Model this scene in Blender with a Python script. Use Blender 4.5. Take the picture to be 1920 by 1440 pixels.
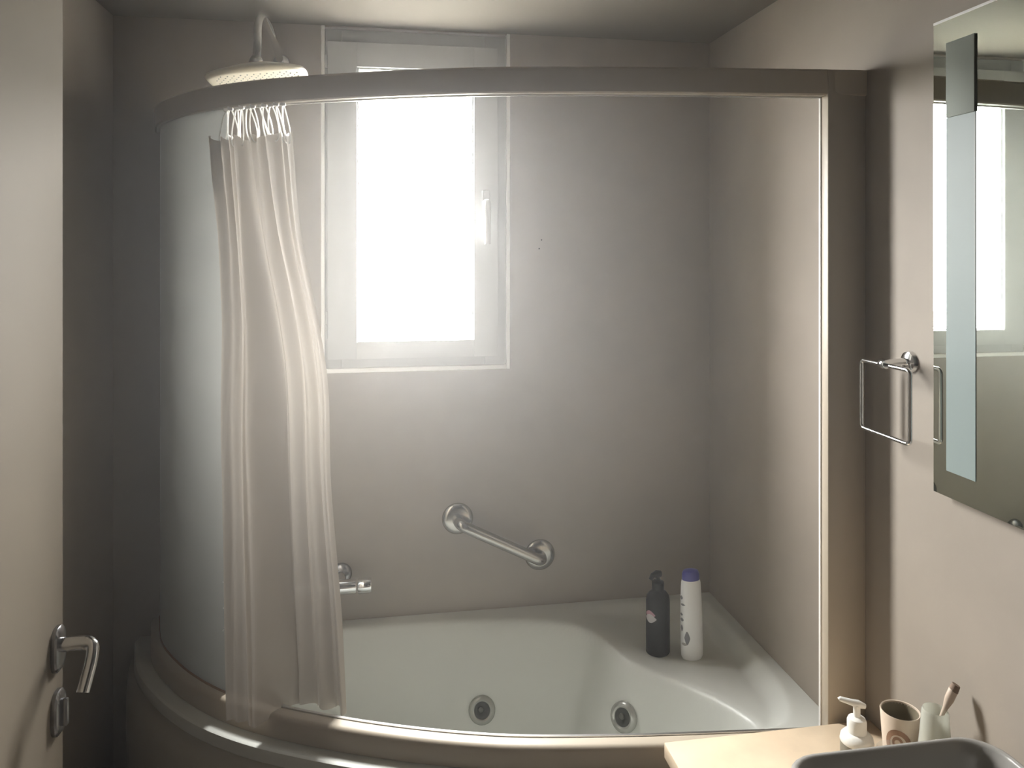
import bpy, bmesh, math, random
from mathutils import Vector, Matrix

random.seed(7)
for o in list(bpy.data.objects):
    bpy.data.objects.remove(o, do_unlink=True)
sc = bpy.context.scene
C = sc.collection
PI = math.pi

# ------------------------------------------------------------------ camera
H = 1.72                                  # eye height
cam_d = bpy.data.cameras.new('camera')
cam_d.sensor_width = 36.0
cam_d.lens = 36.0 * 1442.0 / 1920.0
cam_d.shift_y = -250.0 / 1920.0
cam_d.clip_start = 0.02
cam = bpy.data.objects.new('camera', cam_d)
cam.location = (0, 0, H)
cam.rotation_euler = (PI / 2, 0, math.radians(-9.5))
C.objects.link(cam)
sc.camera = cam

# ------------------------------------------------------------------ daylight: even overcast sky
world = bpy.data.worlds.new('world')
sc.world = world
world.use_nodes = True
bg = world.node_tree.nodes['Background']
bg.inputs['Color'].default_value = (1.0, 0.99, 0.965, 1)
bg.inputs['Strength'].default_value = 34.0
# overcast sky: the zenith is brighter than the horizon (1 + 2 sin h) / 3
wn, wl = world.node_tree.nodes, world.node_tree.links
wtc = wn.new('ShaderNodeTexCoord'); wsx = wn.new('ShaderNodeSeparateXYZ')
wma = wn.new('ShaderNodeMath'); wma.operation = 'MULTIPLY_ADD'; wma.inputs[1].default_value = 64.0; wma.inputs[2].default_value = 26.0
wmx = wn.new('ShaderNodeMath'); wmx.operation = 'MAXIMUM'; wmx.inputs[1].default_value = 26.0
wl.new(wtc.outputs['Generated'], wsx.inputs[0]); wl.new(wsx.outputs['Z'], wma.inputs[0])
wl.new(wma.outputs[0], wmx.inputs[0]); wl.new(wmx.outputs[0], bg.inputs['Strength'])

# a portal only guides the sampling of the sky light through the window; it emits nothing itself
pd = bpy.data.lights.new('window_portal', 'AREA')
pd.shape = 'RECTANGLE'
pd.size, pd.size_y = 0.40, 0.92
pd.cycles.is_portal = True
po = bpy.data.objects.new('window_portal', pd)
po.location = (0.1085, 2.715, H + 0.153)
po.rotation_euler = (-PI / 2, 0, 0)       # faces -Y, into the room
C.objects.link(po)

vs = sc.view_settings
vs.view_transform = 'Standard'
vs.look = 'None'
vs.gamma = 1.0
vs.use_curve_mapping = False
vs.exposure = 1.55
sc.cycles.max_bounces = 10
sc.cycles.diffuse_bounces = 5
sc.cycles.transparent_max_bounces = 24
sc.cycles.volume_bounces = 0
sc.cycles.volume_step_rate = 3.0
sc.cycles.caustics_reflective = False
sc.cycles.caustics_refractive = False

# ------------------------------------------------------------------ materials
def nodes_of(m):
    m.use_nodes = True
    nt = m.node_tree
    return nt, nt.nodes['Principled BSDF']

def mat(name, col, rough=0.5, metal=0.0, spec=0.5, var=0.0, scale=8.0, bump=0.0, bscale=60.0, coat=0.0):
    m = bpy.data.materials.new(name)
    nt, b = nodes_of(m)
    b.inputs['Base Color'].default_value = (*col, 1)
    b.inputs['Roughness'].default_value = rough
    b.inputs['Metallic'].default_value = metal
    b.inputs['Specular IOR Level'].default_value = spec
    b.inputs['Coat Weight'].default_value = coat
    tc = nt.nodes.new('ShaderNodeTexCoord')
    if var > 0:
        n = nt.nodes.new('ShaderNodeTexNoise')
        n.inputs['Scale'].default_value = scale
        n.inputs['Detail'].default_value = 5
        n.inputs['Roughness'].default_value = 0.6
        nt.links.new(tc.outputs['Object'], n.inputs['Vector'])
        r = nt.nodes.new('ShaderNodeValToRGB')
        r.color_ramp.elements[0].position = 0.3
        r.color_ramp.elements[1].position = 0.7
        r.color_ramp.elements[0].color = (*[c * (1 - var) for c in col], 1)
        r.color_ramp.elements[1].color = (*[min(1, c * (1 + var)) for c in col], 1)
        nt.links.new(n.outputs['Fac'], r.inputs['Fac'])
        nt.links.new(r.outputs['Color'], b.inputs['Base Color'])
    if bump > 0:
        n2 = nt.nodes.new('ShaderNodeTexNoise')
        n2.inputs['Scale'].default_value = bscale
        n2.inputs['Detail'].default_value = 4
        nt.links.new(tc.outputs['Object'], n2.inputs['Vector'])
        bp = nt.nodes.new('ShaderNodeBump')
        bp.inputs['Strength'].default_value = bump
        bp.inputs['Distance'].default_value = 0.004
        nt.links.new(n2.outputs['Fac'], bp.inputs['Height'])
        nt.links.new(bp.outputs['Normal'], b.inputs['Normal'])
    return m

def sheet_mat(name, col, transl=0.5, transp=0.0, gloss=0.05, grough=0.3, tcol=None, noise=0.0):
    """thin translucent sheet: diffuse + translucent + a little clear transmission and gloss"""
    m = bpy.data.materials.new(name)
    m.use_nodes = True
    nt = m.node_tree
    for n in list(nt.nodes):
        nt.nodes.remove(n)
    out = nt.nodes.new('ShaderNodeOutputMaterial')
    d = nt.nodes.new('ShaderNodeBsdfDiffuse'); d.inputs['Color'].default_value = (*col, 1)
    t = nt.nodes.new('ShaderNodeBsdfTranslucent'); t.inputs['Color'].default_value = (*(tcol or col), 1)
    m1 = nt.nodes.new('ShaderNodeMixShader'); m1.inputs[0].default_value = transl
    nt.links.new(d.outputs[0], m1.inputs[1]); nt.links.new(t.outputs[0], m1.inputs[2])
    if noise > 0:
        tc = nt.nodes.new('ShaderNodeTexCoord')
        n = nt.nodes.new('ShaderNodeTexNoise'); n.inputs['Scale'].default_value = 300
        nt.links.new(tc.outputs['Object'], n.inputs['Vector'])
        bp = nt.nodes.new('ShaderNodeBump'); bp.inputs['Strength'].default_value = noise
        bp.inputs['Distance'].default_value = 0.002
        nt.links.new(n.outputs['Fac'], bp.inputs['Height'])
        nt.links.new(bp.outputs['Normal'], d.inputs['Normal'])
    p = nt.nodes.new('ShaderNodeBsdfTransparent')
    m2 = nt.nodes.new('ShaderNodeMixShader'); m2.inputs[0].default_value = transp
    nt.links.new(m1.outputs[0], m2.inputs[1]); nt.links.new(p.outputs[0], m2.inputs[2])
    g = nt.nodes.new('ShaderNodeBsdfGlossy'); g.inputs['Roughness'].default_value = grough
    fr = nt.nodes.new('ShaderNodeFresnel')
    ge = nt.nodes.new('ShaderNodeNewGeometry')
    io = nt.nodes.new('ShaderNodeMath'); io.operation = 'MULTIPLY_ADD'     # same reflectance from both sides of a thin sheet
    io.inputs[1].default_value = 1 / 1.45 - 1.45; io.inputs[2].default_value = 1.45
    nt.links.new(ge.outputs['Backfacing'], io.inputs[0]); nt.links.new(io.outputs[0], fr.inputs['IOR'])
    mu = nt.nodes.new('ShaderNodeMath'); mu.operation = 'MULTIPLY'; mu.inputs[1].default_value = gloss
    nt.links.new(fr.outputs[0], mu.inputs[0])
    m3 = nt.nodes.new('ShaderNodeMixShader')
    nt.links.new(mu.outputs[0], m3.inputs[0])
    nt.links.new(m2.outputs[0], m3.inputs[1]); nt.links.new(g.outputs[0], m3.inputs[2])
    nt.links.new(m3.outputs[0], out.inputs['Surface'])
    return m

M = {
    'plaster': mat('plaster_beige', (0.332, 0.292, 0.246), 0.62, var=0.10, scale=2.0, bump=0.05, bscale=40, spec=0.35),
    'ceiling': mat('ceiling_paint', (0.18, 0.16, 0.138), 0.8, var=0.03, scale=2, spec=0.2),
    'floor': mat('floor_microcement', (0.14, 0.12, 0.10), 0.5, var=0.08, scale=3),
    'frame': mat('ivory_lacquer', (0.46, 0.40, 0.315), 0.42, var=0.02, scale=6),
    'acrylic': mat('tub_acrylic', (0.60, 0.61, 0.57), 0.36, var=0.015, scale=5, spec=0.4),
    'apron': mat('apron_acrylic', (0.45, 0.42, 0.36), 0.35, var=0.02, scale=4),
    'pvc': mat('window_pvc', (0.48, 0.49, 0.485), 0.35, var=0.01, scale=9),
    'bead': mat('white_tile_trim', (0.88, 0.87, 0.85), 0.4, var=0.01, scale=9),
    'gasket': mat('grey_gasket', (0.35, 0.36, 0.34), 0.6, var=0.02),
    'chrome': mat('chrome', (0.80, 0.81, 0.82), 0.12, 1.0, var=0.01),
    'steel': mat('brushed_steel', (0.42, 0.41, 0.38), 0.22, 1.0, var=0.04, scale=40),
    'alu': mat('satin_aluminium', (0.80, 0.80, 0.79), 0.3, 1.0, var=0.02),
    'darkmetal': mat('worn_nickel', (0.36, 0.36, 0.37), 0.25, 1.0, var=0.03),
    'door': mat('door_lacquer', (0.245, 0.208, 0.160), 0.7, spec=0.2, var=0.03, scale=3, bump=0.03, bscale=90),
    'stone': mat('travertine', (0.66, 0.53, 0.38), 0.3, var=0.10, scale=9),
    'cabinet': mat('cabinet_lacquer', (0.42, 0.36, 0.29), 0.4, var=0.03),
    'ceramic': mat('sink_ceramic', (0.29, 0.28, 0.26), 0.25, var=0.01),
    'plastic_cream': mat('shower_head_plastic', (0.86, 0.82, 0.70), 0.35, var=0.01),
    'rubber': mat('dark_rubber', (0.05, 0.05, 0.045), 0.6, var=0.05),
    'black_plastic': mat('black_bottle_plastic', (0.010, 0.009, 0.008), 0.4, spec=0.3, var=0.05),
    'white_plastic': mat('white_bottle_plastic', (0.84, 0.84, 0.84), 0.35, var=0.01),
    'blue_plastic': mat('blue_cap_plastic', (0.06, 0.06, 0.28), 0.35, var=0.03),
    'print_grey': mat('grey_print', (0.22, 0.22, 0.24), 0.5, var=0.1),
    'print_pink': mat('pink_print', (0.40, 0.22, 0.25), 0.5, var=0.1),
    'print_pale': mat('pale_print', (0.45, 0.42, 0.42), 0.5, var=0.1),
    'jet_grey': mat('jet_ring_plastic', (0.42, 0.42, 0.39), 0.25, 0.4, var=0.03),
    'jet_dark': mat('jet_throat', (0.10, 0.10, 0.085), 0.4, var=0.05),
    'cup': mat('cream_stoneware', (0.62, 0.52, 0.42), 0.4, var=0.03),
    'cup_brown': mat('brown_glaze', (0.27, 0.15, 0.09), 0.4, var=0.06),
    'cup_in': mat('cup_inside_glaze', (0.22, 0.19, 0.13), 0.45, var=0.04),
    'pump_white': mat('pump_plastic', (0.78, 0.78, 0.74), 0.3, var=0.01),
    'label_dark': mat('dark_soap', (0.20, 0.19, 0.15), 0.3, var=0.05),
    'brush': mat('toothbrush_plastic', (0.55, 0.45, 0.36), 0.4, var=0.03),
    'bristle': mat('brown_bristle', (0.20, 0.14, 0.10), 0.8, var=0.1),
    'mirror': mat('mirror_silver', (0.78, 0.84, 0.78), 0.015, 1.0),
    'mirror_edge': mat('polished_glass_edge', (0.72, 0.76, 0.72), 0.2, spec=0.8, var=0.01),
    'etched': mat('etched_glass_strip', (0.24, 0.29, 0.28), 0.40, 0.0, spec=0.16, var=0.01),
    'etched_grey': mat('grey_strip_cover', (0.34, 0.37, 0.34), 0.8, 0.0, spec=0.1, var=0.01),
    'ground': mat('outside_paving', (0.08, 0.08, 0.07), 0.9, var=0.08, scale=0.6),  # darkened so little light bounces up through the window
    'hole': mat('drill_hole', (0.01, 0.01, 0.01), 0.9),
    'curtain': sheet_mat('curtain_vinyl', (0.45, 0.405, 0.345), 0.09, 0.05, 0.3, 0.4, tcol=(0.52, 0.47, 0.40)),
    'frosted': sheet_mat('frosted_glass', (0.56, 0.57, 0.555), 0.58, 0.02, 0.4, 0.3, tcol=(0.36, 0.365, 0.35), noise=0.3),
    'ring': sheet_mat('clear_ring_plastic', (0.85, 0.84, 0.80), 0.5, 0.35, 1.0, 0.08),
    'soft_plastic': sheet_mat('milky_plastic', (0.72, 0.73, 0.66), 0.5, 0.25, 0.9, 0.15),
    'clear': sheet_mat('clear_glass', (0.8, 0.82, 0.8), 0.3, 0.93, 1.0, 0.02),
}

# ------------------------------------------------------------------ mesh helpers
def link(name, me, m, parent=None, smooth=True, angle=None):
    o = bpy.data.objects.new(name, me)
    C.objects.link(o)
    if m is not None:
        me.materials.append(M[m] if isinstance(m, str) else m)
    if parent is not None:
        o.parent = parent
    if smooth:
        for p in me.polygons:
            p.use_smooth = True
        if angle:
            me.set_sharp_from_angle(angle=math.radians(angle))
    return o

def from_bm(name, bm, m, parent=None, smooth=True, angle=35, recalc=True):
    if recalc:
        bmesh.ops.recalc_face_normals(bm, faces=bm.faces)
    me = bpy.data.meshes.new(name)
    bm.to_mesh(me)
    bm.free()
    return link(name, me, m, parent, smooth, angle)

def add_box(bm, a, b, bevel=0.0, seg=2):
    t = bmesh.new()
    bmesh.ops.create_cube(t, size=1)
    a, b = Vector(a), Vector(b)
    for v in t.verts:
        v.co = Vector(((a.x + b.x) / 2 + v.co.x * (b.x - a.x), (a.y + b.y) / 2 + v.co.y * (b.y - a.y), (a.z + b.z) / 2 + v.co.z * (b.z - a.z)))
    if bevel > 0:
        bmesh.ops.bevel(t, geom=t.edges[:], offset=bevel, segments=seg, affect='EDGES', profile=0.5)
    tmp = bpy.data.meshes.new('tmp')
    t.to_mesh(tmp); t.free()
    bm.from_mesh(tmp)
    bpy.data.meshes.remove(tmp)

def box(name, a, b, m, parent=None, bevel=0.0, seg=2):
    bm = bmesh.new()
    add_box(bm, a, b, bevel, seg)
    return from_bm(name, bm, m, parent, smooth=bevel > 0)

def frames(path, closed=False):
    n = len(path)
    T = []
    for i in range(n):
        if closed:
            d = path[(i + 1) % n] - path[i - 1]
        else:
            d = path[min(i + 1, n - 1)] - path[max(i - 1, 0)]
        T.append(d.normalized())
    up = Vector((0, 0, 1)) if abs(T[0].z) < 0.9 else Vector((1, 0, 0))
    N = [(up - T[0] * up.dot(T[0])).normalized()]
    for i in range(1, n):
        v = N[-1] - T[i] * N[-1].dot(T[i])
        N.append(v.normalized())
    return T, N

def add_tube(bm, path, r, seg=14, closed=False, caps=True, sx=1.0, sy=1.0):
    path = [Vector(p) for p in path]
    rad = r if isinstance(r, (list, tuple)) else [r] * len(path)
    T, N = frames(path, closed)
    rings = []
    for p, t, n, q in zip(path, T, N, rad):
        b = t.cross(n)
        rings.append([bm.verts.new(p + (n * math.cos(2 * PI * k / seg) * sx + b * math.sin(2 * PI * k / seg) * sy) * q) for k in range(seg)])
    m = len(rings)
    for i in range(m if closed else m - 1):
        A, B = rings[i], rings[(i + 1) % m]
        for k in range(seg):
            bm.faces.new((A[k], A[(k + 1) % seg], B[(k + 1) % seg], B[k]))
    if caps and not closed:
        bm.faces.new(rings[0][::-1]); bm.faces.new(rings[-1])

def tube(name, path, r, m, parent=None, seg=14, closed=False, **k):
    bm = bmesh.new()
    add_tube(bm, path, r, seg, closed, **k)
    return from_bm(name, bm, m, parent, angle=50)

def add_lathe(bm, prof, seg=32, mtx=None, sx=1.0, sy=1.0):
    """profile [(r, z)] around Z"""
    rings = []
    mtx = mtx or Matrix()
    for r, z in prof:
        if r < 1e-6:
            rings.append([bm.verts.new(mtx @ Vector((0, 0, z)))])
        else:
            rings.append([bm.verts.new(mtx @ Vector((r * sx * math.cos(2 * PI * k / seg), r * sy * math.sin(2 * PI * k / seg), z))) for k in range(seg)])
    for A, B in zip(rings, rings[1:]):
        for k in range(seg):
            a0, a1 = A[k % len(A)], A[(k + 1) % len(A)]
            b0, b1 = B[k % len(B)], B[(k + 1) % len(B)]
            vs_ = []
            for v in (a0, a1, b1, b0):
                if v not in vs_:
                    vs_.append(v)
            if len(vs_) > 2:
                bm.faces.new(vs_)

def lathe(name, prof, m, parent=None, seg=32, mtx=None, angle=40, **k):
    bm = bmesh.new()
    add_lathe(bm, prof, seg, mtx, **k)
    return from_bm(name, bm, m, parent, angle=angle)

def along(p, d):
    """matrix that puts local Z along d at p"""
    d = Vector(d).normalized()
    return Matrix.Translation(Vector(p)) @ d.to_track_quat('Z', 'Y').to_matrix().to_4x4()

def thing(name, loc, label=None, cat=None, group=None, kind=None):
    o = bpy.data.objects.new(name, None)
    o.empty_display_size = 0.05
    C.objects.link(o)
    o.location = loc
    tag(o, label, cat, group, kind)
    return o

def tag(o, label=None, cat=None, group=None, kind=None):
    if label: o['label'] = label
    if cat: o['category'] = cat
    if group: o['group'] = group
    if kind: o['kind'] = kind
    return o

def adopt(root, parts):
    """keep world-space part meshes in place under a thing whose Empty sits at its base"""
    for p in parts:
        p.parent = root
        p.matrix_parent_inverse = Matrix.Translation(-Vector(root.location))
    return root

def catmull(pts, n=12):
    P = [Vector(p) for p in pts]
    P = [P[0] * 2 - P[1]] + P + [P[-1] * 2 - P[-2]]
    out = []
    for i in range(1, len(P) - 2):
        for k in range(n):
            t = k / n
            a, b, c, d = P[i - 1], P[i], P[i + 1], P[i + 2]
            out.append(0.5 * ((2 * b) + (c - a) * t + (2 * a - 5 * b + 4 * c - d) * t * t + (3 * b - a - 3 * c + d) * t ** 3))
    out.append(P[-2])
    return out

def sstep(a, b, x):
    t = min(1, max(0, (x - a) / (b - a)))
    return t * t * (3 - 2 * t)

def lerp_table(tab, x):
    if x <= tab[0][0]: return tab[0][1]
    for (x0, y0), (x1, y1) in zip(tab, tab[1:]):
        if x <= x1:
            t = (x - x0) / (x1 - x0)
            return y0 + (y1 - y0) * t
    return tab[-1][1]

# ------------------------------------------------------------------ the room
XR, XL, YB, YF = 1.152, -0.841, 2.60, -2.6
ZC = H + 0.742
WX0, WX1, WZ0 = -0.200, 0.426, H - 0.402         # window opening
TH = 0.22

bm = bmesh.new()
add_box(bm, (XL - TH, YB, -0.05), (WX0, YB + TH, ZC + 0.05))
add_box(bm, (WX1, YB, -0.05), (XR + TH, YB + TH, ZC + 0.05))
add_box(bm, (WX0, YB, -0.05), (WX1, YB + TH, WZ0))
add_box(bm, (WX0, YB, ZC - 0.004), (WX1, YB + TH, ZC + 0.05))
wall_back = tag(from_bm('wall_back', bm, 'plaster', smooth=False), 'beige plaster wall around the bright window', 'wall', kind='structure')
for i, (x, z, r) in enumerate([(0.538, H + 0.037, 0.0024), (0.530, H + 0.007, 0.0024)]):
    bm = bmesh.new()
    add_lathe(bm, [(0, 0.0012), (r, 0.0012), (r, -0.002)], 12, along((x, YB, z), (0, -1, 0)))
    from_bm('screw_hole', bm, 'hole', wall_back)

wall_right = tag(box('wall_right', (XR, YF - TH, -0.05), (XR + TH, YB, ZC + 0.05), 'plaster'), 'beige plaster wall carrying the mirror and the towel ring', 'wall', kind='structure')
wall_left = tag(box('wall_left', (XL - TH, YF - TH, -0.05), (XL, YB, ZC + 0.05), 'plaster'), 'dark shaded beige wall between the door and the tub', 'wall', kind='structure')
wall_front = tag(box('wall_front', (XL, YF - TH, -0.05), (XR, YF, ZC + 0.05), 'plaster'), 'beige plaster wall opposite the window', 'wall', kind='structure')
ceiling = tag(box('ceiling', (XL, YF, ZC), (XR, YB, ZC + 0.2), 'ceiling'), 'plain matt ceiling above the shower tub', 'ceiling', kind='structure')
floor = tag(box('floor', (XL - TH, YF - TH, -0.2), (XR + TH, YB + TH, 0.0), 'floor'), 'dark smooth floor below the tub and vanity', 'floor', kind='structure')
partition = tag(box('wall_partition', (XL, 0.50, 0.0), (-0.575, 0.60, ZC), 'plaster'), 'short wall stub behind the open door', 'wall', kind='structure')
ground = bmesh.new()
add_box(ground, (-40, YB + TH + 0.3, -3.3), (40, 80, -3.0))
tag(from_bm('ground', ground, 'ground', smooth=False), 'unseen paving below the window, darkened to dim the ceiling', 'ground', kind='structure')

# ------------------------------------------------------------------ window
win = thing('window_1', (0.11, YB, WZ0), 'white tilt window with one blown-out bright pane', 'window', kind='structure')
parts = []
def ring_box(bm, x0, x1, z0, z1, wl, wr, wb, wt, y0, y1, bev=0.0008):
    add_box(bm, (x0, y0, z0), (x0 + wl, y1, z1), bev)
    add_box(bm, (x1 - wr, y0, z0), (x1, y1, z1), bev)
    add_box(bm, (x0 + wl, y0, z0), (x1 - wr, y1, z0 + wb), bev)
    add_box(bm, (x0 + wl, y0, z1 - wt), (x1 - wr, y1, z1), bev)
FX0, FX1, FZ0, FZ1 = WX0 + 0.003, WX1 - 0.003, WZ0 + 0.004, ZC - 0.008
SX0, SX1, SZ0, SZ1 = -0.180, 0.384, H - 0.358, H + 0.688
GX0, GX1, GZ0, GZ1 = -0.080, 0.297, H - 0.295, H + 0.602
bm = bmesh.new()
ring_box(bm, FX0, FX1, FZ0, FZ1, 0.06, 0.08, 0.07, 0.09, YB + 0.012, YB + 0.105)
parts.append(from_bm('frame', bm, 'pvc'))
bm = bmesh.new()
ring_box(bm, SX0, SX1, SZ0, SZ1, GX0 - SX0 - 0.006, SX1 - GX1 - 0.006, GZ0 - SZ0 - 0.006, SZ1 - GZ1 - 0.006, YB - 0.012, YB + 0.095, 0.0008)
sash = from_bm('sash', bm, 'pvc'); parts.append(sash)
bm = bmesh.new()
ring_box(bm, GX0 - 0.007, GX1 + 0.007, GZ0 - 0.007, GZ1 + 0.007, 0.007, 0.007, 0.007, 0.007, YB + 0.000, YB + 0.082, 0.002)
parts.append(from_bm('glazing_bead', bm, 'pvc'))
bm = bmesh.new()
ring_box(bm, GX0, GX1, GZ0, GZ1, 0.003, 0.003, 0.003, 0.003, YB + 0.074, YB + 0.082, 0.0005)
parts.append(from_bm('gasket', bm, 'gasket'))
parts.append(box('pane', (GX0 - 0.003, YB + 0.082, GZ0 - 0.003), (GX1 + 0.003, YB + 0.086, GZ1 + 0.003), 'clear'))
for zc in (H - 0.245, H + 0.60):
    bm = bmesh.new()
    add_tube(bm, [(SX0 - 0.006, YB + 0.004, zc - 0.045), (SX0 - 0.006, YB + 0.004, zc + 0.001)], 0.0065, 12)
    add_tube(bm, [(SX0 - 0.006, YB + 0.004, zc + 0.003), (SX0 - 0.006, YB + 0.004, zc + 0.045)], 0.0065, 12)
    parts.append(from_bm('hinge', bm, 'pvc'))
hx = 0.343
hp = box('window_handle', (hx - 0.014, YB - 0.022, H + 0.125), (hx + 0.014, YB - 0.011, H + 0.205), 'pvc', bevel=0.004)
parts.append(hp)
parts.append(box('bounce_sill', (WX0 - 0.02, YB + 0.106, WZ0 + 0.004), (WX1 + 0.02, YB + TH + 0.10, WZ0 + 0.03), 'bead', bevel=0.003))  # unseen white sill, added to bounce sky light onto the ceiling
bm = bmesh.new()
add_tube(bm, [(hx, YB - 0.018, H + 0.165), (hx, YB - 0.038, H + 0.165), (hx, YB - 0.048, H + 0.163), (hx, YB - 0.055, H + 0.152), (hx, YB - 0.058, H + 0.13), (hx, YB - 0.058, H + 0.06), (hx, YB - 0.057, H + 0.022)],
         [0.011, 0.011, 0.011, 0.0115, 0.011, 0.010, 0.009], 14, sx=0.8, sy=1.1)
lever = from_bm('handle_lever', bm, 'pvc', hp)
adopt(win, parts)

tr = bmesh.new()
tw = 0.012
add_box(tr, (WX0 - 0.002, YB - 0.006, WZ0 - 0.002), (WX0 + tw - 0.002, YB + 0.02, ZC - 0.001), 0.002)
add_box(tr, (WX1 - tw + 0.002, YB - 0.006, WZ0 - 0.002), (WX1 + 0.002, YB + 0.02, ZC - 0.001), 0.002)
add_box(tr, (WX0 + tw - 0.002, YB - 0.006, WZ0 - 0.002), (WX1 - tw + 0.002, YB + 0.02, WZ0 + tw), 0.002)
tag(from_bm('trim_1', tr, 'bead'), 'thin white bead edging the window recess', 'trim', kind='structure')

# ------------------------------------------------------------------ door standing open at the left
dx, dy1, dy0 = -0.534, 1.408, 0.605
door = thing('door_1', (dx, dy0, 0), 'open beige door with a dark lever handle', 'door', kind='structure')
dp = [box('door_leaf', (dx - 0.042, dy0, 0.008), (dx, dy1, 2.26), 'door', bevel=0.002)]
hz = H - 0.658
hy = dy1 - 0.030
def rosette(name, z, h, w):
    bm = bmesh.new()
    n = 28
    prof = [(1.0, 0.0), (1.0, 0.006), (0.9, 0.009), (0.6, 0.0105)]
    rings = []
    for s_, off in prof:
        rr = []
        for k in range(n):
            a = 2 * PI * k / n
            cy, sz = math.cos(a), math.sin(a)
            rr.append(bm.verts.new((dx + off, hy + w * s_ * math.copysign(abs(cy) ** 0.7, cy), z + h * s_ * math.copysign(abs(sz) ** 0.7, sz))))
        rings.append(rr)
    for A, B in zip(rings, rings[1:]):
        for k in range(n):
            bm.faces.new((A[k], A[(k + 1) % n], B[(k + 1) % n], B[k]))
    bm.faces.new(rings[-1])
    return from_bm(name, bm, 'darkmetal')
ros = rosette('handle_rosette', hz, 0.037, 0.022)
bm = bmesh.new()
add_tube(bm, catmull([(dx + 0.006, hy, hz + 0.006), (dx + 0.034, hy, hz + 0.007), (dx + 0.050, hy - 0.003, hz + 0.007), (dx + 0.060, hy - 0.010, hz + 0.002), (dx + 0.062, hy - 0.022, hz - 0.014), (dx + 0.060, hy - 0.036, hz - 0.036), (dx + 0.058, hy - 0.046, hz - 0.052)], 6),
         0.0105, 14, sx=1.15, sy=0.9)
lev = from_bm('lever', bm, 'chrome', ros)
ros2 = rosette('key_rosette', hz - 0.105, 0.037, 0.022)
kp = box('thumb_turn', (dx + 0.008, hy - 0.005, hz - 0.128), (dx + 0.020, hy + 0.005, hz - 0.082), 'darkmetal', ros2, 0.004)
dp += [ros, ros2]
adopt(door, dp)

# ------------------------------------------------------------------ shower enclosure curve (plan view)
EP = [(1.152, 1.712), (1.053, 1.722), (0.866, 1.741), (0.607, 1.770), (0.354, 1.808), (0.204, 1.844), (0.053, 1.894),
      (-0.103, 1.958), (-0.267, 2.040), (-0.393, 2.125), (-0.486, 2.212), (-0.568, 2.314), (-0.640, 2.436), (-0.690, 2.600)]
EC = catmull([(x, y, 0) for x, y in EP], 10)
def offset_curve(off, curve=EC):
    """outward (towards the room) positive"""
    out = []
    for i, p in enumerate(curve):
        t = curve[min(i + 1, len(curve) - 1)] - curve[max(i - 1, 0)]
        t.normalize()
        n = Vector((t.y, -t.x, 0))
        if n.y > 0 or (abs(n.y) < 0.2 and n.x > 0):
            n = -n
        out.append(p + n * off)
    return out
def e_at_x(x):
    for a, b in zip(EC, EC[1:]):
        if b.x <= x <= a.x:
            t = (x - a.x) / (b.x - a.x)
            p = a.lerp(b, t)
            tn = (b - a).normalized()
            n = Vector((tn.y, -tn.x, 0))
            if n.y > 0: n = -n
            return p, tn, n
    return EC[-1], Vector((0, 1, 0)), Vector((-1, 0, 0))

def sweep(bm, prof, curve):
    """profile [(offset, z)] closed, swept along plan curve"""
    cols = [offset_curve(o, curve) for o, z in prof]
    n, m = len(curve), len(prof)
    V = [[bm.verts.new((min(XR, cols[j][i].x), min(YB, cols[j][i].y), prof[j][1])) for j in range(m)] for i in range(n)]
    for i in range(n - 1):
        for j in range(m):
            k = (j + 1) % m
            bm.faces.new((V[i][j], V[i][k], V[i + 1][k], V[i + 1][j]))
    bm.faces.new(V[0]); bm.faces.new(V[-1][::-1])

ZRIM = H - 1.222
ZB0, ZB1 = ZRIM + 0.001, H - 1.165           # bottom rail
ZT0, ZT1 = H + 0.374, H + 0.436              # top rail
enc = thing('shower_enclosure', (0.3, 1.8, ZB0), 'curved ivory framed shower screen standing on the tub rim', 'shower screen')
ep = []
r_ = 0.005
bm = bmesh.new()
sweep(bm, [(0.0, ZB0), (0.038, ZB0), (0.037, ZB1 - 0.012), (0.033, ZB1 - 0.004), (0.026, ZB1), (0.0, ZB1)], EC)
ep.append(from_bm('bottom_rail', bm, 'frame'))
bm = bmesh.new()
sweep(bm, [(0.0, ZT0), (0.021, ZT0), (0.025, ZT0 + 0.003), (0.026, ZT0 + 0.010), (0.026, ZT1 - r_), (0.022, ZT1), (0.0, ZT1)], EC)
top_rail = from_bm('top_rail', bm, 'frame'); ep.append(top_rail)
bm = bmesh.new()
sweep(bm, [(-0.006, ZB1 - 0.020), (0.001, ZB1 - 0.020), (0.001, ZB1 + 0.003), (-0.006, ZB1 + 0.003)], EC)
ep.append(from_bm('bottom_track', bm, 'alu'))
bm = bmesh.new()
sweep(bm, [(-0.006, ZT0 - 0.003), (0.001, ZT0 - 0.003), (0.001, ZT0 + 0.014), (-0.006, ZT0 + 0.014)], EC)
ep.append(from_bm('top_track', bm, 'alu'))
# right jamb post against the wall, its front flush with the rails
bm = bmesh.new()
add_box(bm, (1.052, 1.694, ZB0), (XR, 1.728, ZT1 - 0.001), 0.003)
ep.append(from_bm('jamb_post', bm, 'frame'))
ep.append(box('jamb_profile', (1.049, 1.722, ZB1), (1.0525, 1.730, ZT0), 'bead', bevel=0.0015))
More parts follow.
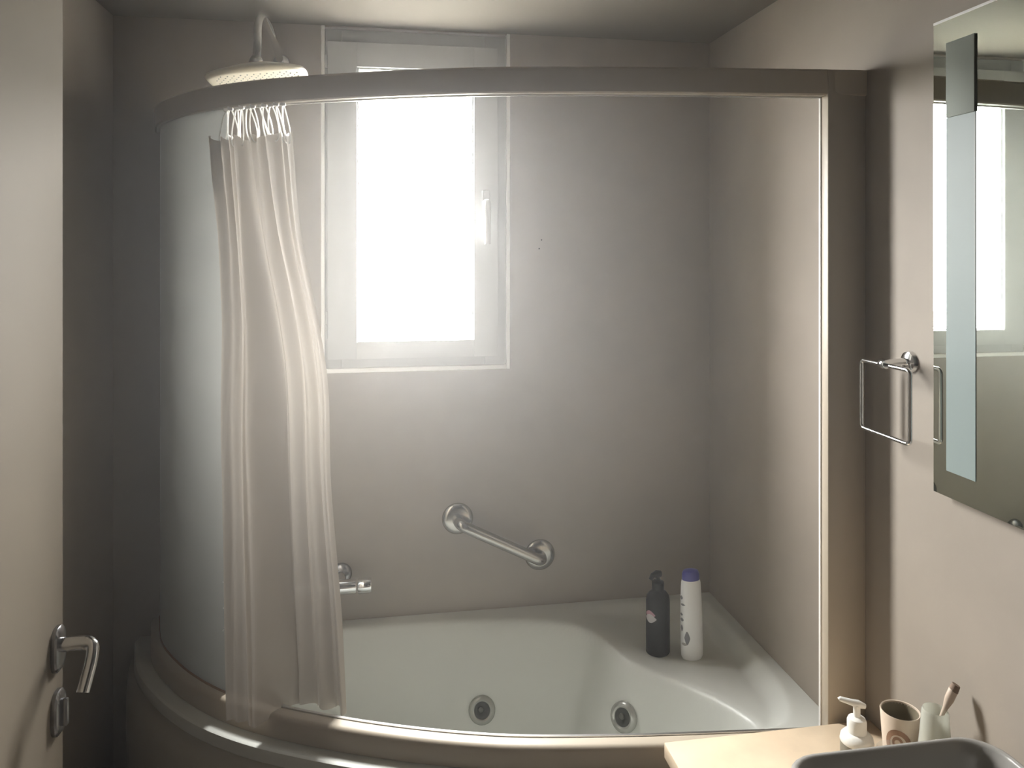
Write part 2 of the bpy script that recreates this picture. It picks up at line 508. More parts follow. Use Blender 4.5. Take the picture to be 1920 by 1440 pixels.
# frosted fixed pane at the left
gl = [p for p in EC if p.x <= -0.398]
p0, t0, n0 = e_at_x(-0.398)
gl = [p0.copy()] + gl
bm = bmesh.new()
sweep(bm, [(0.006, ZB1 - 0.004), (0.011, ZB1 - 0.004), (0.011, ZT0 + 0.004), (0.006, ZT0 + 0.004)], gl)
ep.append(from_bm('frosted_pane', bm, 'frosted'))
bm = bmesh.new()
sweep(bm, [(0.004, ZB1 - 0.001), (0.015, ZB1 - 0.001), (0.013, ZB1 + 0.004), (0.005, ZB1 + 0.004)], gl)
ep.append(from_bm('pane_seal', bm, 'cup_brown'))
for k in range(9):
    zz = H - 0.77 + random.uniform(-0.25, 0.09) * (1 if k else 0)
    pp, tt, nn = e_at_x(-0.405 - random.uniform(0, 0.006))
    bm = bmesh.new()
    s_ = random.uniform(0.0012, 0.0026)
    add_lathe(bm, [(0, 0.0012), (s_ * 0.8, 0.0008), (s_, 0)], 8, along(pp + nn * 0.0112 + Vector((0, 0, zz)), nn))
    ep.append(from_bm('soap_spot', bm, 'bead'))
adopt(enc, ep)

# ------------------------------------------------------------------ bathtub
BAS = [(-0.40, 2.505), (-0.14, 2.535), (0.23, 2.530), (0.50, 2.490), (0.645, 2.415), (0.70, 2.320), (0.745, 2.235), (0.87, 2.125), (0.955, 2.00), (0.985, 1.895),
       (0.94, 1.825), (0.80, 1.812), (0.60, 1.832), (0.35, 1.87), (0.20, 1.91), (0.05, 1.96), (-0.10, 2.027), (-0.25, 2.105), (-0.36, 2.18), (-0.43, 2.27), (-0.47, 2.38)]
def closed_smooth(P, n=6):
    m = len(P); out = []
    for i in range(m):
        a, b, c, d = [Vector((*P[(i + k) % m], 0)) for k in (-1, 0, 1, 2)]
        for k in range(n):
            t = k / n
            q = 0.5 * ((2 * b) + (c - a) * t + (2 * a - 5 * b + 4 * c - d) * t * t + (3 * b - a - 3 * c + d) * t ** 3)
            out.append((q.x, q.y))
    return out
BASP = closed_smooth(BAS)
DECK = closed_smooth([(0.56, 2.535), (1.04, 2.535), (1.085, 2.48), (1.09, 2.30), (1.088, 2.10), (1.075, 1.98), (1.03, 1.88), (0.97, 1.86), (0.85, 1.95), (0.70, 2.15), (0.60, 2.35)])
def sdf(P, x, y):
    """signed distance, positive inside"""
    d2 = 1e9; inside = False
    n = len(P)
    for i in range(n):
        x0, y0 = P[i]; x1, y1 = P[(i + 1) % n]
        ex, ey = x1 - x0, y1 - y0
        L = ex * ex + ey * ey
        t = 0 if L < 1e-12 else max(0, min(1, ((x - x0) * ex + (y - y0) * ey) / L))
        qx, qy = x - x0 - ex * t, y - y0 - ey * t
        d2 = min(d2, qx * qx + qy * qy)
        if (y0 > y) != (y1 > y) and x < ex * (y - y0) / (y1 - y0) + x0:
            inside = not inside
    d = math.sqrt(d2)
    return d if inside else -d
def softplus(x, k):
    return k * math.log1p(math.exp(max(-30, min(30, x / k)))) if x / k < 30 else x
def tub_depth(x, y):
    q = sdf(BASP, x, y)
    if q > -0.06:
        d = softplus(q * 3.0, 0.015)
        D = 0.43
        d = D - softplus(D - d, 0.05)
    else:
        d = 0.0
    dk = 0.040 * sstep(-0.024, 0.030, sdf(DECK, x, y)) * sstep(0.60, 0.86, x)
    return max(d, dk) + 0.35 * min(d, dk)

ROUT = offset_curve(0.072)
def front_y(x):
    for a, b in zip(ROUT, ROUT[1:]):
        if min(a.x, b.x) <= x <= max(a.x, b.x) and abs(a.x - b.x) > 1e-9:
            return a.y + (b.y - a.y) * (x - a.x) / (b.x - a.x)
    return ROUT[0].y if x > 0 else YB
XLT = min(p.x for p in ROUT)
tub = thing('bathtub', (0.3, 2.1, 0), 'white curved corner whirlpool tub under the window', 'bathtub')
tp = []
NX, NY = 210, 96
me_v, me_f = [], []
for i in range(NX + 1):
    s_ = i / NX
    x = XLT + (XR - 0.001 - XLT) * (s_ * 0.75 + 0.25 * s_ * s_)
    yf = min(front_y(x), YB - 0.004)
    for j in range(NY + 1):
        y = yf + (YB - 0.001 - yf) * j / NY
        me_v.append((x, y, ZRIM - tub_depth(x, y)))
for i in range(NX):
    for j in range(NY):
        a = i * (NY + 1) + j
        me_f.append((a, a + NY + 1, a + NY + 2, a + 1))
me = bpy.data.meshes.new('tub_shell')
me.from_pydata(me_v, [], me_f)
tp.append(link('tub_shell', me, 'acrylic'))
# rounded lip, then the apron bulging slightly out
bm = bmesh.new()
prof = [(0.072, ZRIM), (0.079, ZRIM - 0.003), (0.083, ZRIM - 0.010), (0.083, ZRIM - 0.030), (0.078, ZRIM - 0.036), (0.05, ZRIM - 0.037), (0.05, ZRIM - 0.002)]
sweep(bm, prof, EC)
tp.append(from_bm('rim_lip', bm, 'acrylic'))
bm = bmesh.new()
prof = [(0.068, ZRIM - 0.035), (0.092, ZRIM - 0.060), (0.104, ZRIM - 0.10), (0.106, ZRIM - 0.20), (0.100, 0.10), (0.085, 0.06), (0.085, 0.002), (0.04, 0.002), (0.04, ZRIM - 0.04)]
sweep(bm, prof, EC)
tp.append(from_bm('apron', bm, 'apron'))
def tub_normal(x, y, e=0.004):
    gx = (tub_depth(x + e, y) - tub_depth(x - e, y)) / (2 * e)
    gy = (tub_depth(x, y + e) - tub_depth(x, y - e)) / (2 * e)
    return Vector((gx, gy, 1)).normalized()
def jet(x, y):
    n = tub_normal(x, y)
    p = Vector((x, y, ZRIM - tub_depth(x, y)))
    mt = along(p + n * 0.001, n)
    j = lathe('jet', [(0.0, 0.004), (0.024, 0.004), (0.026, 0.009), (0.031, 0.0115), (0.038, 0.009), (0.0425, 0.003), (0.043, -0.012)], 'jet_grey', None, 32, mt)
    lathe('jet_throat', [(0.0, 0.0052), (0.010, 0.0052), (0.012, 0.0062), (0.0248, 0.0066), (0.0248, 0.004)], 'rubber', j, 28, mt)
    lathe('jet_nozzle', [(0.0, 0.012), (0.004, 0.012), (0.0075, 0.0105), (0.009, 0.005)], 'jet_dark', j, 20, mt @ Matrix.Translation((-0.003, 0.002, 0)))
    return j
JETS = [(0.311, 2.44), (0.705, 2.20)]
for q in JETS:
    tp.append(jet(*q))
adopt(tub, tp)

# ------------------------------------------------------------------ shower curtain, bunched beside the frosted pane
cur = thing('shower_curtain', (-0.28, 2.05, ZB1), 'translucent cream shower curtain bunched beside the frosted pane', 'curtain')
cp = []
ZCT, ZCB = H + 0.300, H - 1.178
LEFT = [(-1.20, -0.340), (-0.60, -0.348), (-0.20, -0.362), (0.0, -0.386), (0.16, -0.406), (0.24, -0.414), (0.30, -0.420)]
RIGHT = [(-1.20, -0.110), (-0.93, -0.124), (-0.74, -0.142), (-0.58, -0.155), (-0.50, -0.156), (-0.33, -0.155), (-0.21, -0.168), (-0.08, -0.187), (0.03, -0.204), (0.20, -0.212), (0.26, -0.212), (0.30, -0.220)]
def soft(tab, z):
    return sum(lerp_table(tab, z + k * 0.02) for k in range(-3, 4)) / 7
def curtain_pt(s, t):
    """s 0..1 across, t 0 (hem) .. 1 (top)"""
    zr = (ZCB - H) + (ZCT - ZCB) * t
    xl, xr = soft(LEFT, zr), soft(RIGHT, zr)
    w = 1 - t
    ph = 0.55 * math.sin(3.1 * t + 0.4) + 0.25 * math.sin(7 * t)
    x = xl + (xr - xl) * (s + 0.035 * math.sin(2 * PI * 5 * s + 1.2 + ph) * (0.5 + 0.5 * w) * math.sin(PI * s))
    p, tn, n = e_at_x(x)
    # deep folds plus finer gathers near the top
    A = 0.020 + 0.010 * w
    fold = A * (0.62 * math.sin(2 * PI * 4.2 * s + 0.9 + ph) + 0.30 * math.sin(2 * PI * 9.3 * s + 2.0 - 0.8 * t) + 0.25 * math.sin(2 * PI * 2.1 * s + 4.0 * t))
    fold += 0.010 * sstep(0.72, 1.0, t) * math.sin(2 * PI * 11 * s)
    centre = 0.012 + 0.014 * sstep(0.0, 0.35, 0.35 - s) * t
    # at the hem the left third hangs outside the bottom rail, the rest inside the tub
    lo = 0.070 if s < 0.30 else 0.070 - 0.122 * sstep(0.30, 0.44, s)
    k = sstep(0.0, 0.55, w)
    off = centre * (1 - k) + lo * k
    amp = 1.0 - 0.45 * k
    if s < 0.14:                              # the edge clears the glass
        off = max(off, 0.030 + 0.02 * k)
    o = off + fold * amp
    if x < -0.392:
        o = max(o, 0.022)
    z = H + zr
    # the hem: outer part rides lower over the rail face, the inner part drops behind it
    if t < 0.02:
        z += 0.004 * math.sin(2 * PI * 6 * s)
    # top edge sags between the rings
    z -= 0.012 * sstep(0.96, 1.0, t) * (0.5 - 0.5 * math.cos(2 * PI * 10 * s))
    return p + n * o + Vector((0, 0, z))
NS, NT = 150, 120
cv, cf = [], []
for j in range(NT + 1):
    for i in range(NS + 1):
        cv.append(curtain_pt(i / NS, j / NT))
for j in range(NT):
    for i in range(NS):
        a = j * (NS + 1) + i
        cf.append((a, a + 1, a + NS + 2, a + NS + 1))
me = bpy.data.meshes.new('curtain_sheet')
me.from_pydata([tuple(v) for v in cv], [], cf)
cp.append(link('curtain_sheet', me, 'curtain'))
for k in range(11):
    s_ = k / 10
    a = curtain_pt(0.06 + 0.90 * s_, 0.995)
    xg = -0.400 + 0.155 * s_
    p, tn, n = e_at_x(xg)
    top = p + n * (0.012 + 0.004 * (k % 2)) + Vector((0, 0, ZT0 - 0.004))
    bot = a + Vector((0, 0, -0.012))
    ax = top - bot
    side = (tn * math.cos(0.9 * k) + n * math.sin(0.9 * k)).normalized()
    path = []
    for q in range(22):
        an = 2 * PI * q / 22
        path.append(bot + ax * (0.5 - 0.5 * math.cos(an)) + side * 0.013 * math.sin(an) * (1.0 + 0.35 * math.cos(an)))
    cp.append(tube('ring', path, 0.0019, 'ring', None, 8, closed=True))
    cp.append(box('glider', top + Vector((-0.007, -0.006, -0.004)), top + Vector((0.007, 0.006, 0.010)), 'bead', bevel=0.003))
adopt(cur, cp)

# ------------------------------------------------------------------ rain shower head on a gooseneck arm
sx, sy, sz = -0.348, 2.25, H + 0.492
shw = thing('overhead_shower', (sx, YB, H + 0.62), 'cream flat rain shower head on a chrome gooseneck arm', 'shower head')
sp = []
mh = Matrix.Translation((sx, sy, sz)) @ Matrix.Rotation(math.radians(-7.0), 4, 'Y') @ Matrix.Rotation(math.radians(0.0), 4, 'X')
bm = bmesh.new()
prof = [(0.0, -0.014), (0.60, -0.014), (0.90, -0.013), (0.97, -0.010), (1.0, -0.003), (0.97, 0.004), (0.80, 0.012), (0.55, 0.022), (0.32, 0.031), (0.16, 0.035), (0.0, 0.036)]
n = 56
rings = []
for r, z in prof:
    if r == 0:
        rings.append([bm.verts.new(mh @ Vector((0, 0, z)))]); continue
    rr = []
    for k in range(n):
        a = 2 * PI * k / n
        e = 0.62 if r > 0.5 else 0.85
        cx, cy = math.cos(a), math.sin(a)
        rr.append(bm.verts.new(mh @ Vector((0.136 * r * math.copysign(abs(cx) ** e, cx), 0.105 * r * math.copysign(abs(cy) ** e, cy), z))))
    rings.append(rr)
for A, B in zip(rings, rings[1:]):
    for k in range(n):
        q = []
        for v in (A[k % len(A)], A[(k + 1) % len(A)], B[(k + 1) % len(B)], B[k % len(B)]):
            if v not in q: q.append(v)
        if len(q) > 2: bm.faces.new(q)
head = from_bm('spray_head', bm, 'plastic_cream', angle=60); sp.append(head)
bm = bmesh.new()
for ix in range(-6, 7):
    for iy in range(-4, 5):
        if (ix / 6.6) ** 4 + (iy / 4.6) ** 4 > 1: continue
        c_ = mh @ Vector((ix * 0.0172 + (0.0086 if iy % 2 else 0), iy * 0.0195, -0.0135))
        add_lathe(bm, [(0, -0.0025), (0.0016, -0.0022), (0.0022, 0.0005)], 6, Matrix.Translation(c_))
noz = from_bm('spray_nozzles', bm, 'gasket', head); noz['kind'] = 'stuff'
nk = mh @ Vector((0, 0, 0.034))
arm_path = catmull([nk + Vector((0, 0, 0.012)), (sx, sy, H + 0.585), (sx, sy + 0.004, H + 0.635), (sx + 0.004, sy + 0.035, H + 0.668), (sx + 0.010, sy + 0.09, H + 0.672), (sx + 0.016, sy + 0.17, H + 0.655), (sx + 0.018, sy + 0.26, H + 0.632), (sx + 0.018, YB - 0.001, H + 0.612)], 6)
sp.append(tube('arm', arm_path, 0.0115, 'chrome', None, 18))
sp.append(lathe('collar', [(0.0, 0.0), (0.020, 0.0), (0.021, 0.006), (0.018, 0.016), (0.013, 0.024), (0.0, 0.024)], 'chrome', None, 24, Matrix.Translation(nk + Vector((0, 0, -0.004)))))
sp.append(lathe('wall_flange', [(0.0, 0.014), (0.014, 0.014), (0.026, 0.008), (0.030, 0.0)], 'chrome', None, 28, along((sx + 0.018, YB, H + 0.612), (0, -1, 0))))
adopt(shw, sp)

# ------------------------------------------------------------------ bar mixer half hidden by the curtain
fz = H - 1.080
fau = thing('bath_mixer', (-0.15, YB, fz), 'chrome bar mixer tap on the wall beside the curtain', 'tap')
fp = []
fy = YB - 0.075
for fx in (-0.137, -0.287):
    fp.append(lathe('wall_rosette', [(0.0, 0.018), (0.018, 0.018), (0.031, 0.012), (0.035, 0.004), (0.035, 0.0)], 'darkmetal', None, 30, along((fx, YB, H - 1.066), (0, -1, 0))))
    fp.append(tube('union', [(fx, YB - 0.01, H - 1.066), (fx, YB - 0.04, H - 1.072), (fx, fy, fz)], 0.017, 'chrome', None, 18))
fp.append(lathe('mixer_body', [(0.0, -0.222), (0.020, -0.222), (0.0225, -0.218), (0.0225, -0.003), (0.020, 0.0), (0.0, 0.0)], 'chrome', None, 28, along((-0.085, fy, fz), (1, 0, 0))))
fp.append(lathe('knob', [(0.0, 0.0), (0.0215, 0.001), (0.0235, 0.004), (0.0235, 0.041), (0.0215, 0.044), (0.0, 0.045)], 'chrome', None, 28, along((-0.082, fy, fz), (1, 0, 0))))
fp.append(tube('spout', [(-0.212, fy, fz), (-0.212, fy - 0.05, fz - 0.004), (-0.212, fy - 0.09, fz - 0.018), (-0.212, fy - 0.10, fz - 0.04)], 0.014, 'chrome', None, 16))
adopt(fau, fp)

# ------------------------------------------------------------------ grab bar
g1, g2 = Vector((0.248, YB, H - 0.907)), Vector((0.532, YB, H - 1.048))
grab = thing('grab_bar', (0.39, YB, H - 0.98), 'slanted steel grab bar with round flanges above the tub', 'grab bar')
out = Vector((0, -0.062, 0))
ax = (g2 - g1).normalized()
pth = [g1 + Vector((0, -0.004, 0)), g1 + out * 0.45, g1 + out * 0.82 + ax * 0.006, g1 + out * 0.97 + ax * 0.020, g1 + out + ax * 0.045]
pth2 = [g2 + out - ax * 0.045, g2 + out * 0.97 - ax * 0.020, g2 + out * 0.82 - ax * 0.006, g2 + out * 0.45, g2 + Vector((0, -0.004, 0))]
gp = [tube('bar', catmull(pth + [g1.lerp(g2, 0.35) + out, g1.lerp(g2, 0.65) + out] + pth2, 6), 0.0185, 'steel', None, 20)]
for g in (g1, g2):
    gp.append(lathe('flange', [(0.0, 0.014), (0.034, 0.014), (0.046, 0.010), (0.052, 0.004), (0.053, 0.0)], 'steel', None, 36, along(g, (0, -1, 0))))
adopt(grab, gp)

# ------------------------------------------------------------------ bottles on the tub corner deck
bx, by = 0.850, 2.305
bz = ZRIM - tub_depth(bx, by) + 0.0005
bb = thing('pump_bottle', (bx, by, bz), 'black pump bottle with a pink printed patch on the tub corner', 'bottle')
W = 0.0385
body = lathe('bottle_body', [(0.0, 0.0), (W * 0.90, 0.0), (W, 0.006), (W, 0.165), (W * 0.94, 0.180), (W * 0.70, 0.192), (W * 0.46, 0.198), (W * 0.44, 0.206), (0.0, 0.206)], 'black_plastic', bb, 36, sx=1.0, sy=0.86)
def wrap_patch(name, m, parent, r, a0, a1, zs, sy_=0.86, n=10):
    """thin print patch wrapped on an elliptic bottle; zs gives (z_low, z_high) across"""
    bm = bmesh.new()
    A, B = [], []
    for i in range(n + 1):
        a = a0 + (a1 - a0) * i / n
        z0, z1 = zs(i / n)
        x, y = r * math.cos(a), r * sy_ * math.sin(a)
        A.append(bm.verts.new((x, y, z0))); B.append(bm.verts.new((x, y, z1)))
    for i in range(n):
        bm.faces.new((A[i], A[i + 1], B[i + 1], B[i]))
    return from_bm(name, bm, m, parent)
def blob(zc, h):
    return lambda t: (zc - h * math.sin(PI * min(1, t * 0.98 + 0.01)) - 0.0005, zc + h * math.sin(PI * min(1, t * 0.98 + 0.01)) + 0.0005)
wrap_patch('print_patch', 'print_pale', body, W + 0.0005, math.radians(180), math.radians(246), blob(0.118, 0.013))
wrap_patch('print_patch', 'print_pink', body, W + 0.0003, math.radians(180), math.radians(240), blob(0.130, 0.012))
pump = lathe('pump_collar', [(0.0, 0.200), (0.0195, 0.200), (0.0195, 0.222), (0.013, 0.227), (0.006, 0.228), (0.006, 0.246), (0.0, 0.246)], 'black_plastic', bb, 24)
bm = bmesh.new()
add_tube(bm, [(0.008, 0, 0.247), (-0.006, -0.003, 0.249), (-0.022, -0.010, 0.247), (-0.030, -0.013, 0.236)], [0.010, 0.011, 0.008, 0.006], 12)
from_bm('pump_nozzle', bm, 'black_plastic', pump)
bb.scale = (0.98, 0.98, 1.0)

wx, wy = 0.945, 2.262
wz = ZRIM - tub_depth(wx, wy) + 0.0005
wb = thing('shampoo_bottle', (wx, wy, wz), 'white shampoo bottle with a blue cap beside the black bottle', 'bottle')
W = 0.035
body = lathe('bottle_body', [(0.0, 0.0), (W * 0.86, 0.0), (W * 0.97, 0.008), (W, 0.03), (W * 0.985, 0.13), (W * 0.93, 0.20), (W * 0.88, 0.233), (W * 0.80, 0.243), (0.0, 0.243)], 'white_plastic', wb, 36, sy=0.72)
lathe('cap', [(0.0, 0.238), (W * 0.74, 0.238), (W * 0.80, 0.243), (W * 0.77, 0.262), (W * 0.66, 0.270), (W * 0.2, 0.274), (0.0, 0.274)], 'blue_plastic', wb, 32, sy=0.72)
def wp(m, a0, a1, zc, h):
    wrap_patch('print_mark', m, body, W + 0.0007, math.radians(a0), math.radians(a1), blob(zc, h), 0.72, 8)
wp('print_grey', 186, 208, 0.192, 0.006)
wp('print_grey', 190, 222, 0.171, 0.003)
wp('print_grey', 182, 206, 0.140, 0.004)
wp('print_grey', 184, 212, 0.124, 0.005)
wp('print_grey', 186, 206, 0.098, 0.010)
wp('print_grey', 214, 246, 0.070, 0.020)
wp('print_pale', 190, 232, 0.050, 0.004)
wb.rotation_euler = (0, math.radians(-1.0), 0)

# ------------------------------------------------------------------ square towel ring on the right wall
tz = H - 0.246
tring = thing('towel_ring', (XR, 1.54, tz), 'square chrome towel ring between the screen and mirror', 'towel ring')
rp = []
x_ = XR - 0.060
y0_, y1_ = 1.456, 1.622
z0_, z1_ = H - 0.408, H - 0.252
rr = 0.010
pts = []
for cy, cz, a0 in ((y1_ - rr, z1_ - rr, 0), (y0_ + rr, z1_ - rr, 90), (y0_ + rr, z0_ + rr, 180), (y1_ - rr, z0_ + rr, 270)):
    for q in range(5):
        a = math.radians(a0 + q * 22.5)
        pts.append(Vector((x_, cy + rr * math.cos(a), cz + rr * math.sin(a))))
full = []
for a, b in zip(pts, pts[1:] + pts[:1]):
    full.append(a)
    if (b - a).length > 0.05:
        full += [a.lerp(b, 0.33), a.lerp(b, 0.66)]
rp.append(tube('ring_bar', full, 0.0048, 'chrome', None, 12, closed=True))
rp.append(lathe('wall_flange', [(0.0, 0.012), (0.014, 0.012), (0.022, 0.008), (0.025, 0.0)], 'chrome', None, 28, along((XR, 1.535, tz), (-1, 0, 0))))
rp.append(tube('post', [(XR - 0.008, 1.535, tz), (XR - 0.035, 1.536, tz), (XR - 0.068, 1.538, tz - 0.004)], 0.0085, 'chrome', None, 16))
rp.append(lathe('post_cap', [(0.0, -0.010), (0.010, -0.009), (0.0115, -0.004), (0.0115, 0.004), (0.010, 0.009), (0.0, 0.010)], 'chrome', None, 20, along((XR - 0.062, 1.538, tz - 0.004), (0, 1, 0))))
adopt(tring, rp)

# ------------------------------------------------------------------ frameless mirror
mx = 1.128
mir = thing('wall_mirror', (XR, 1.0, H - 0.5), 'frameless wall mirror with an etched vertical strip', 'mirror')
my0, my1, mz0, mz1 = 0.42, 1.432, H - 0.499, H + 0.467
mp = [box('mirror_glass', (mx, my0, mz0), (mx + 0.001, my1, mz1), 'mirror')]
mp.append(box('mirror_backing', (mx + 0.0011, my0, mz0), (mx + 0.006, my1, mz1), 'mirror_edge'))
mp.append(box('top_edge', (mx - 0.0005, my0, mz1), (mx + 0.006, my1, mz1 + 0.005), 'bead'))
mp.append(box('etched_strip', (mx - 0.0012, 1.316, H - 0.446), (mx - 0.0001, 1.394, H + 0.269), 'etched'))
mp.append(box('strip_cover', (mx - 0.004, 1.316, H + 0.269), (mx - 0.0001, 1.392, H + 0.420), 'etched_grey', bevel=0.001))
for yy in (0.55, 1.30):
    for zz in (mz0 + 0.15, mz1 - 0.15):
        mp.append(box('spacer', (mx + 0.006, yy - 0.02, zz - 0.02), (XR, yy + 0.02, zz + 0.02), 'rubber'))
adopt(mir, mp)

# ------------------------------------------------------------------ vanity
ZK = H - 1.126
van = thing('vanity_unit', (0.9, 1.1, 0), 'travertine topped vanity below the mirror', 'vanity')
vp = [box('countertop', (0.634, 0.35, ZK - 0.035), (XR - 0.0005, 1.680, ZK), 'stone', bevel=0.0025)]
vp.append(box('cabinet_body', (0.655, 0.37, 0.10), (XR - 0.001, 1.600, ZK - 0.035), 'cabinet', bevel=0.002))
vp.append(box('plinth', (0.70, 0.39, 0.0), (XR - 0.001, 1.58, 0.10), 'cabinet'))
for k in range(3):
    a = 0.375 + k * 0.408
    d = box('cabinet_door', (0.640, a + 0.003, 0.115), (0.655, a + 0.405, ZK - 0.045), 'cabinet', bevel=0.002)
    tube('door_handle', [(0.641, a + 0.38, 0.36), (0.622, a + 0.38, 0.36), (0.622, a + 0.38, 0.46), (0.641, a + 0.38, 0.46)], 0.004, 'chrome', d, 10)
    vp.append(d)
adopt(van, vp)

# vessel sink: rounded rectangle loft, hollow
sink = thing('vessel_sink', (0.915, 1.03, ZK), 'white rectangular vessel sink on the travertine top', 'sink')
def rrect(cx, cy, hx_, hy_, r, z, n=7):
    out = []
    for sx_, sy_, a0 in ((1, 1, 0), (-1, 1, 90), (-1, -1, 180), (1, -1, 270)):
        for k in range(n):
            a = math.radians(a0 + 90 * k / (n - 1))
            out.append(Vector((cx + sx_ * (hx_ - r) + r * math.cos(a), cy + sy_ * (hy_ - r) + r * math.sin(a), z)))
    return out
ZS = H - 0.915
cx_, cy_ = 0.913, 1.015
hs = ZS - ZK
lay = [rrect(cx_, cy_, 0.150, 0.200, 0.05, ZK + 0.0005), rrect(cx_, cy_, 0.168, 0.222, 0.055, ZK + 0.02), rrect(cx_, cy_, 0.200, 0.262, 0.062, ZK + hs * 0.55),
       rrect(cx_, cy_, 0.2105, 0.276, 0.066, ZS - 0.012), rrect(cx_, cy_, 0.2125, 0.278, 0.068, ZS - 0.004), rrect(cx_, cy_, 0.2085, 0.274, 0.066, ZS),
       rrect(cx_, cy_, 0.2035, 0.269, 0.062, ZS), rrect(cx_, cy_, 0.199, 0.2645, 0.060, ZS - 0.005), rrect(cx_, cy_, 0.196, 0.261, 0.058, ZS - 0.03),
       rrect(cx_, cy_, 0.182, 0.245, 0.06, ZS - 0.10), rrect(cx_, cy_, 0.150, 0.205, 0.06, ZS - 0.145), rrect(cx_, cy_, 0.03, 0.03, 0.028, ZS - 0.152)]
bm = bmesh.new()
V = [[bm.verts.new(p) for p in L] for L in lay]
for A, B in zip(V, V[1:]):
    m_ = len(A)
    for k in range(m_):
        bm.faces.new((A[k], A[(k + 1) % m_], B[(k + 1) % m_], B[k]))
bm.faces.new(V[0][::-1]); bm.faces.new(V[-1])
adopt(sink, [from_bm('basin', bm, 'ceramic', angle=60),
             lathe('drain', [(0.0, 0.004), (0.016, 0.004), (0.022, 0.001), (0.022, 0.0)], 'chrome', None, 24, Matrix.Translation((cx_, cy_, ZS - 0.1519)))])

# ------------------------------------------------------------------ things on the counter
def on_counter(x, y, name, label, cat):
    return thing(name, (x, y, ZK + 0.0005), label, cat)
sd = on_counter(1.035, 1.555, 'soap_dispenser', 'white pump soap dispenser with dark soap by the screen jamb', 'soap dispenser')
lathe('soap_bottle', [(0.0, 0.0), (0.032, 0.0), (0.0345, 0.004), (0.0345, 0.030), (0.0345, 0.038), (0.0, 0.038)], 'label_dark', sd, 32)
lathe('bottle_shoulder', [(0.0345, 0.038), (0.0355, 0.040), (0.0335, 0.050), (0.027, 0.057), (0.0215, 0.060), (0.0, 0.060)], 'pump_white', sd, 32)
col_ = lathe('pump_collar', [(0.0205, 0.058), (0.0205, 0.084), (0.018, 0.090), (0.010, 0.094), (0.0075, 0.094), (0.0075, 0.118), (0.0, 0.118)], 'pump_white', sd, 28)
bm = bmesh.new()
add_tube(bm, [(0.018, -0.004, 0.116), (0.004, 0.0, 0.120), (-0.012, 0.004, 0.124), (-0.034, 0.010, 0.130), (-0.037, 0.0105, 0.128)], [0.005, 0.0085, 0.0065, 0.0050, 0.0045], 12)
from_bm('pump_nozzle', bm, 'pump_white', col_)
sd.scale = (1, 1, 1.0)

cu = on_counter(1.083, 1.475, 'tumbler', 'cream stoneware tumbler with a brown ring motif', 'tumbler')
R0, R1, CH = 0.030, 0.0395, 0.150
cbody = lathe('cup_body', [(0.0, 0.0), (R0 * 0.92, 0.0), (R0, 0.004), (R1, CH - 0.002), (R1 - 0.001, CH), (R1 - 0.003, CH - 0.001), (R1 - 0.0035, CH - 0.006)], 'cup', cu, 40)
lathe('cup_inside', [(R1 - 0.0034, CH - 0.004), (R0 - 0.001, 0.01), (0.0, 0.008)], 'cup_in', cu, 36)
# ring motif: two raised bands painted on the side that faces the room
def motif(r_in, r_out, ca, zc, m, k=0.0006):
    bm = bmesh.new(); n = 28
    A, B = [], []
    for i in range(n):
        t = 2 * PI * i / n
        for lst, q in ((A, r_in), (B, r_out)):
            z = zc + q * 1.25 * math.sin(t)
            R = R0 + (R1 - R0) * z / CH + k
            a = ca + q * math.cos(t) / R
            lst.append(bm.verts.new((R * math.cos(a), R * math.sin(a), z)))
    for i in range(n):
        bm.faces.new((A[i], A[(i + 1) % n], B[(i + 1) % n], B[i]))
    return from_bm('ring_motif', bm, m, cbody)
motif(0.017, 0.026, math.radians(228), 0.094, 'cup_brown')
motif(0.006, 0.011, math.radians(226), 0.098, 'cup_brown', 0.0008)

tb = on_counter(1.092, 1.382, 'toothbrush_cup', 'milky plastic bathroom cup holding a toothbrush', 'cup')
lathe('cup_wall', [(0.0, 0.0), (0.040, 0.0), (0.041, 0.004), (0.038, 0.05), (0.030, 0.105), (0.0265, 0.135), (0.0235, 0.172), (0.0215, 0.176), (0.0205, 0.172), (0.024, 0.130), (0.028, 0.100), (0.036, 0.05), (0.038, 0.006), (0.0, 0.005)], 'soft_plastic', tb, 36)
tb.scale = (1.05, 1.05, 1.17)
tbr = on_counter(1.092, 1.382, 'toothbrush', 'brown toothbrush leaning out of the milky cup', 'toothbrush')
d = Vector((0.020, -0.012, 0.0))
bm = bmesh.new()
path = [Vector((-0.012, 0.006, 0.010)), Vector((-0.003, 0.002, 0.09)), Vector((0.008, -0.004, 0.168)), Vector((0.016, -0.006, 0.186)), Vector((0.024, -0.008, 0.204)), Vector((0.031, -0.010, 0.220)), Vector((0.034, -0.011, 0.226))]
add_tube(bm, path, [0.0035, 0.0035, 0.0032, 0.0045, 0.0085, 0.0085, 0.0055], 12)
tbr.scale = (1.05, 1.05, 1.12)
brush = from_bm('brush_handle', bm, 'brush', tbr)
bm = bmesh.new()
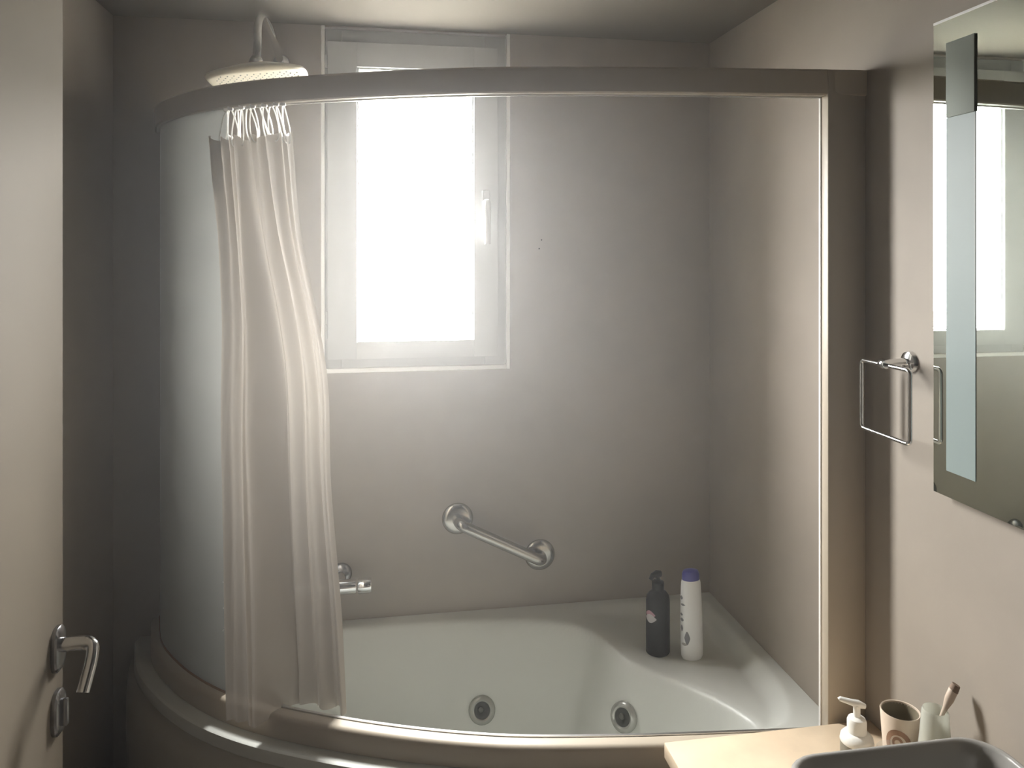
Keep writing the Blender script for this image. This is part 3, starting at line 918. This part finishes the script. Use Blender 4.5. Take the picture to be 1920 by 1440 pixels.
add_tube(bm, [Vector((0.031, -0.010, 0.219)), Vector((0.036, -0.0115, 0.230))], [0.0088, 0.0075], 12)
from_bm('brush_tip', bm, 'bristle', tbr)
gd = on_counter(1.035, 1.425, 'glass_dish', 'small clear glass dish between the tumbler and sink', 'dish')
lathe('dish_bowl', [(0.0, 0.0), (0.020, 0.0), (0.028, 0.03), (0.034, 0.085), (0.036, 0.10), (0.0345, 0.10), (0.0325, 0.085), (0.026, 0.03), (0.0, 0.006)], 'clear', gd, 32)

# ------------------------------------------------------------------ added haze imitating the lens glow around the window
hz_m = bpy.data.materials.new('glow_haze')
hz_m.use_nodes = True
nt = hz_m.node_tree
for n in list(nt.nodes):
    nt.nodes.remove(n)
o_ = nt.nodes.new('ShaderNodeOutputMaterial')
v_ = nt.nodes.new('ShaderNodeVolumeScatter')
v_.inputs['Color'].default_value = (1, 1, 1, 1)
# densest mid-room before the screen, so the imitated glow spreads wide
tc = nt.nodes.new('ShaderNodeTexCoord')
sb = nt.nodes.new('ShaderNodeVectorMath'); sb.operation = 'SUBTRACT'; sb.inputs[1].default_value = (0.15, 1.45, H + 0.10)
ln = nt.nodes.new('ShaderNodeVectorMath'); ln.operation = 'LENGTH'
mr = nt.nodes.new('ShaderNodeMapRange'); mr.interpolation_type = 'SMOOTHSTEP'
mr.inputs['From Min'].default_value = 0.0; mr.inputs['From Max'].default_value = 1.35
mr.inputs['To Min'].default_value = 0.074; mr.inputs['To Max'].default_value = 0.004
nt.links.new(tc.outputs['Object'], sb.inputs[0]); nt.links.new(sb.outputs[0], ln.inputs[0])
nt.links.new(ln.outputs['Value'], mr.inputs['Value']); nt.links.new(mr.outputs[0], v_.inputs['Density'])
v_.inputs['Anisotropy'].default_value = 0.55
nt.links.new(v_.outputs[0], o_.inputs['Volume'])
hz_o = box('haze', (XL - 0.03, YF - 0.03, -0.02), (XR + 0.03, YB + 0.05, ZC + 0.03), hz_m)
tag(hz_o, 'added thin haze imitating lens glow around the window', 'haze', kind='stuff')
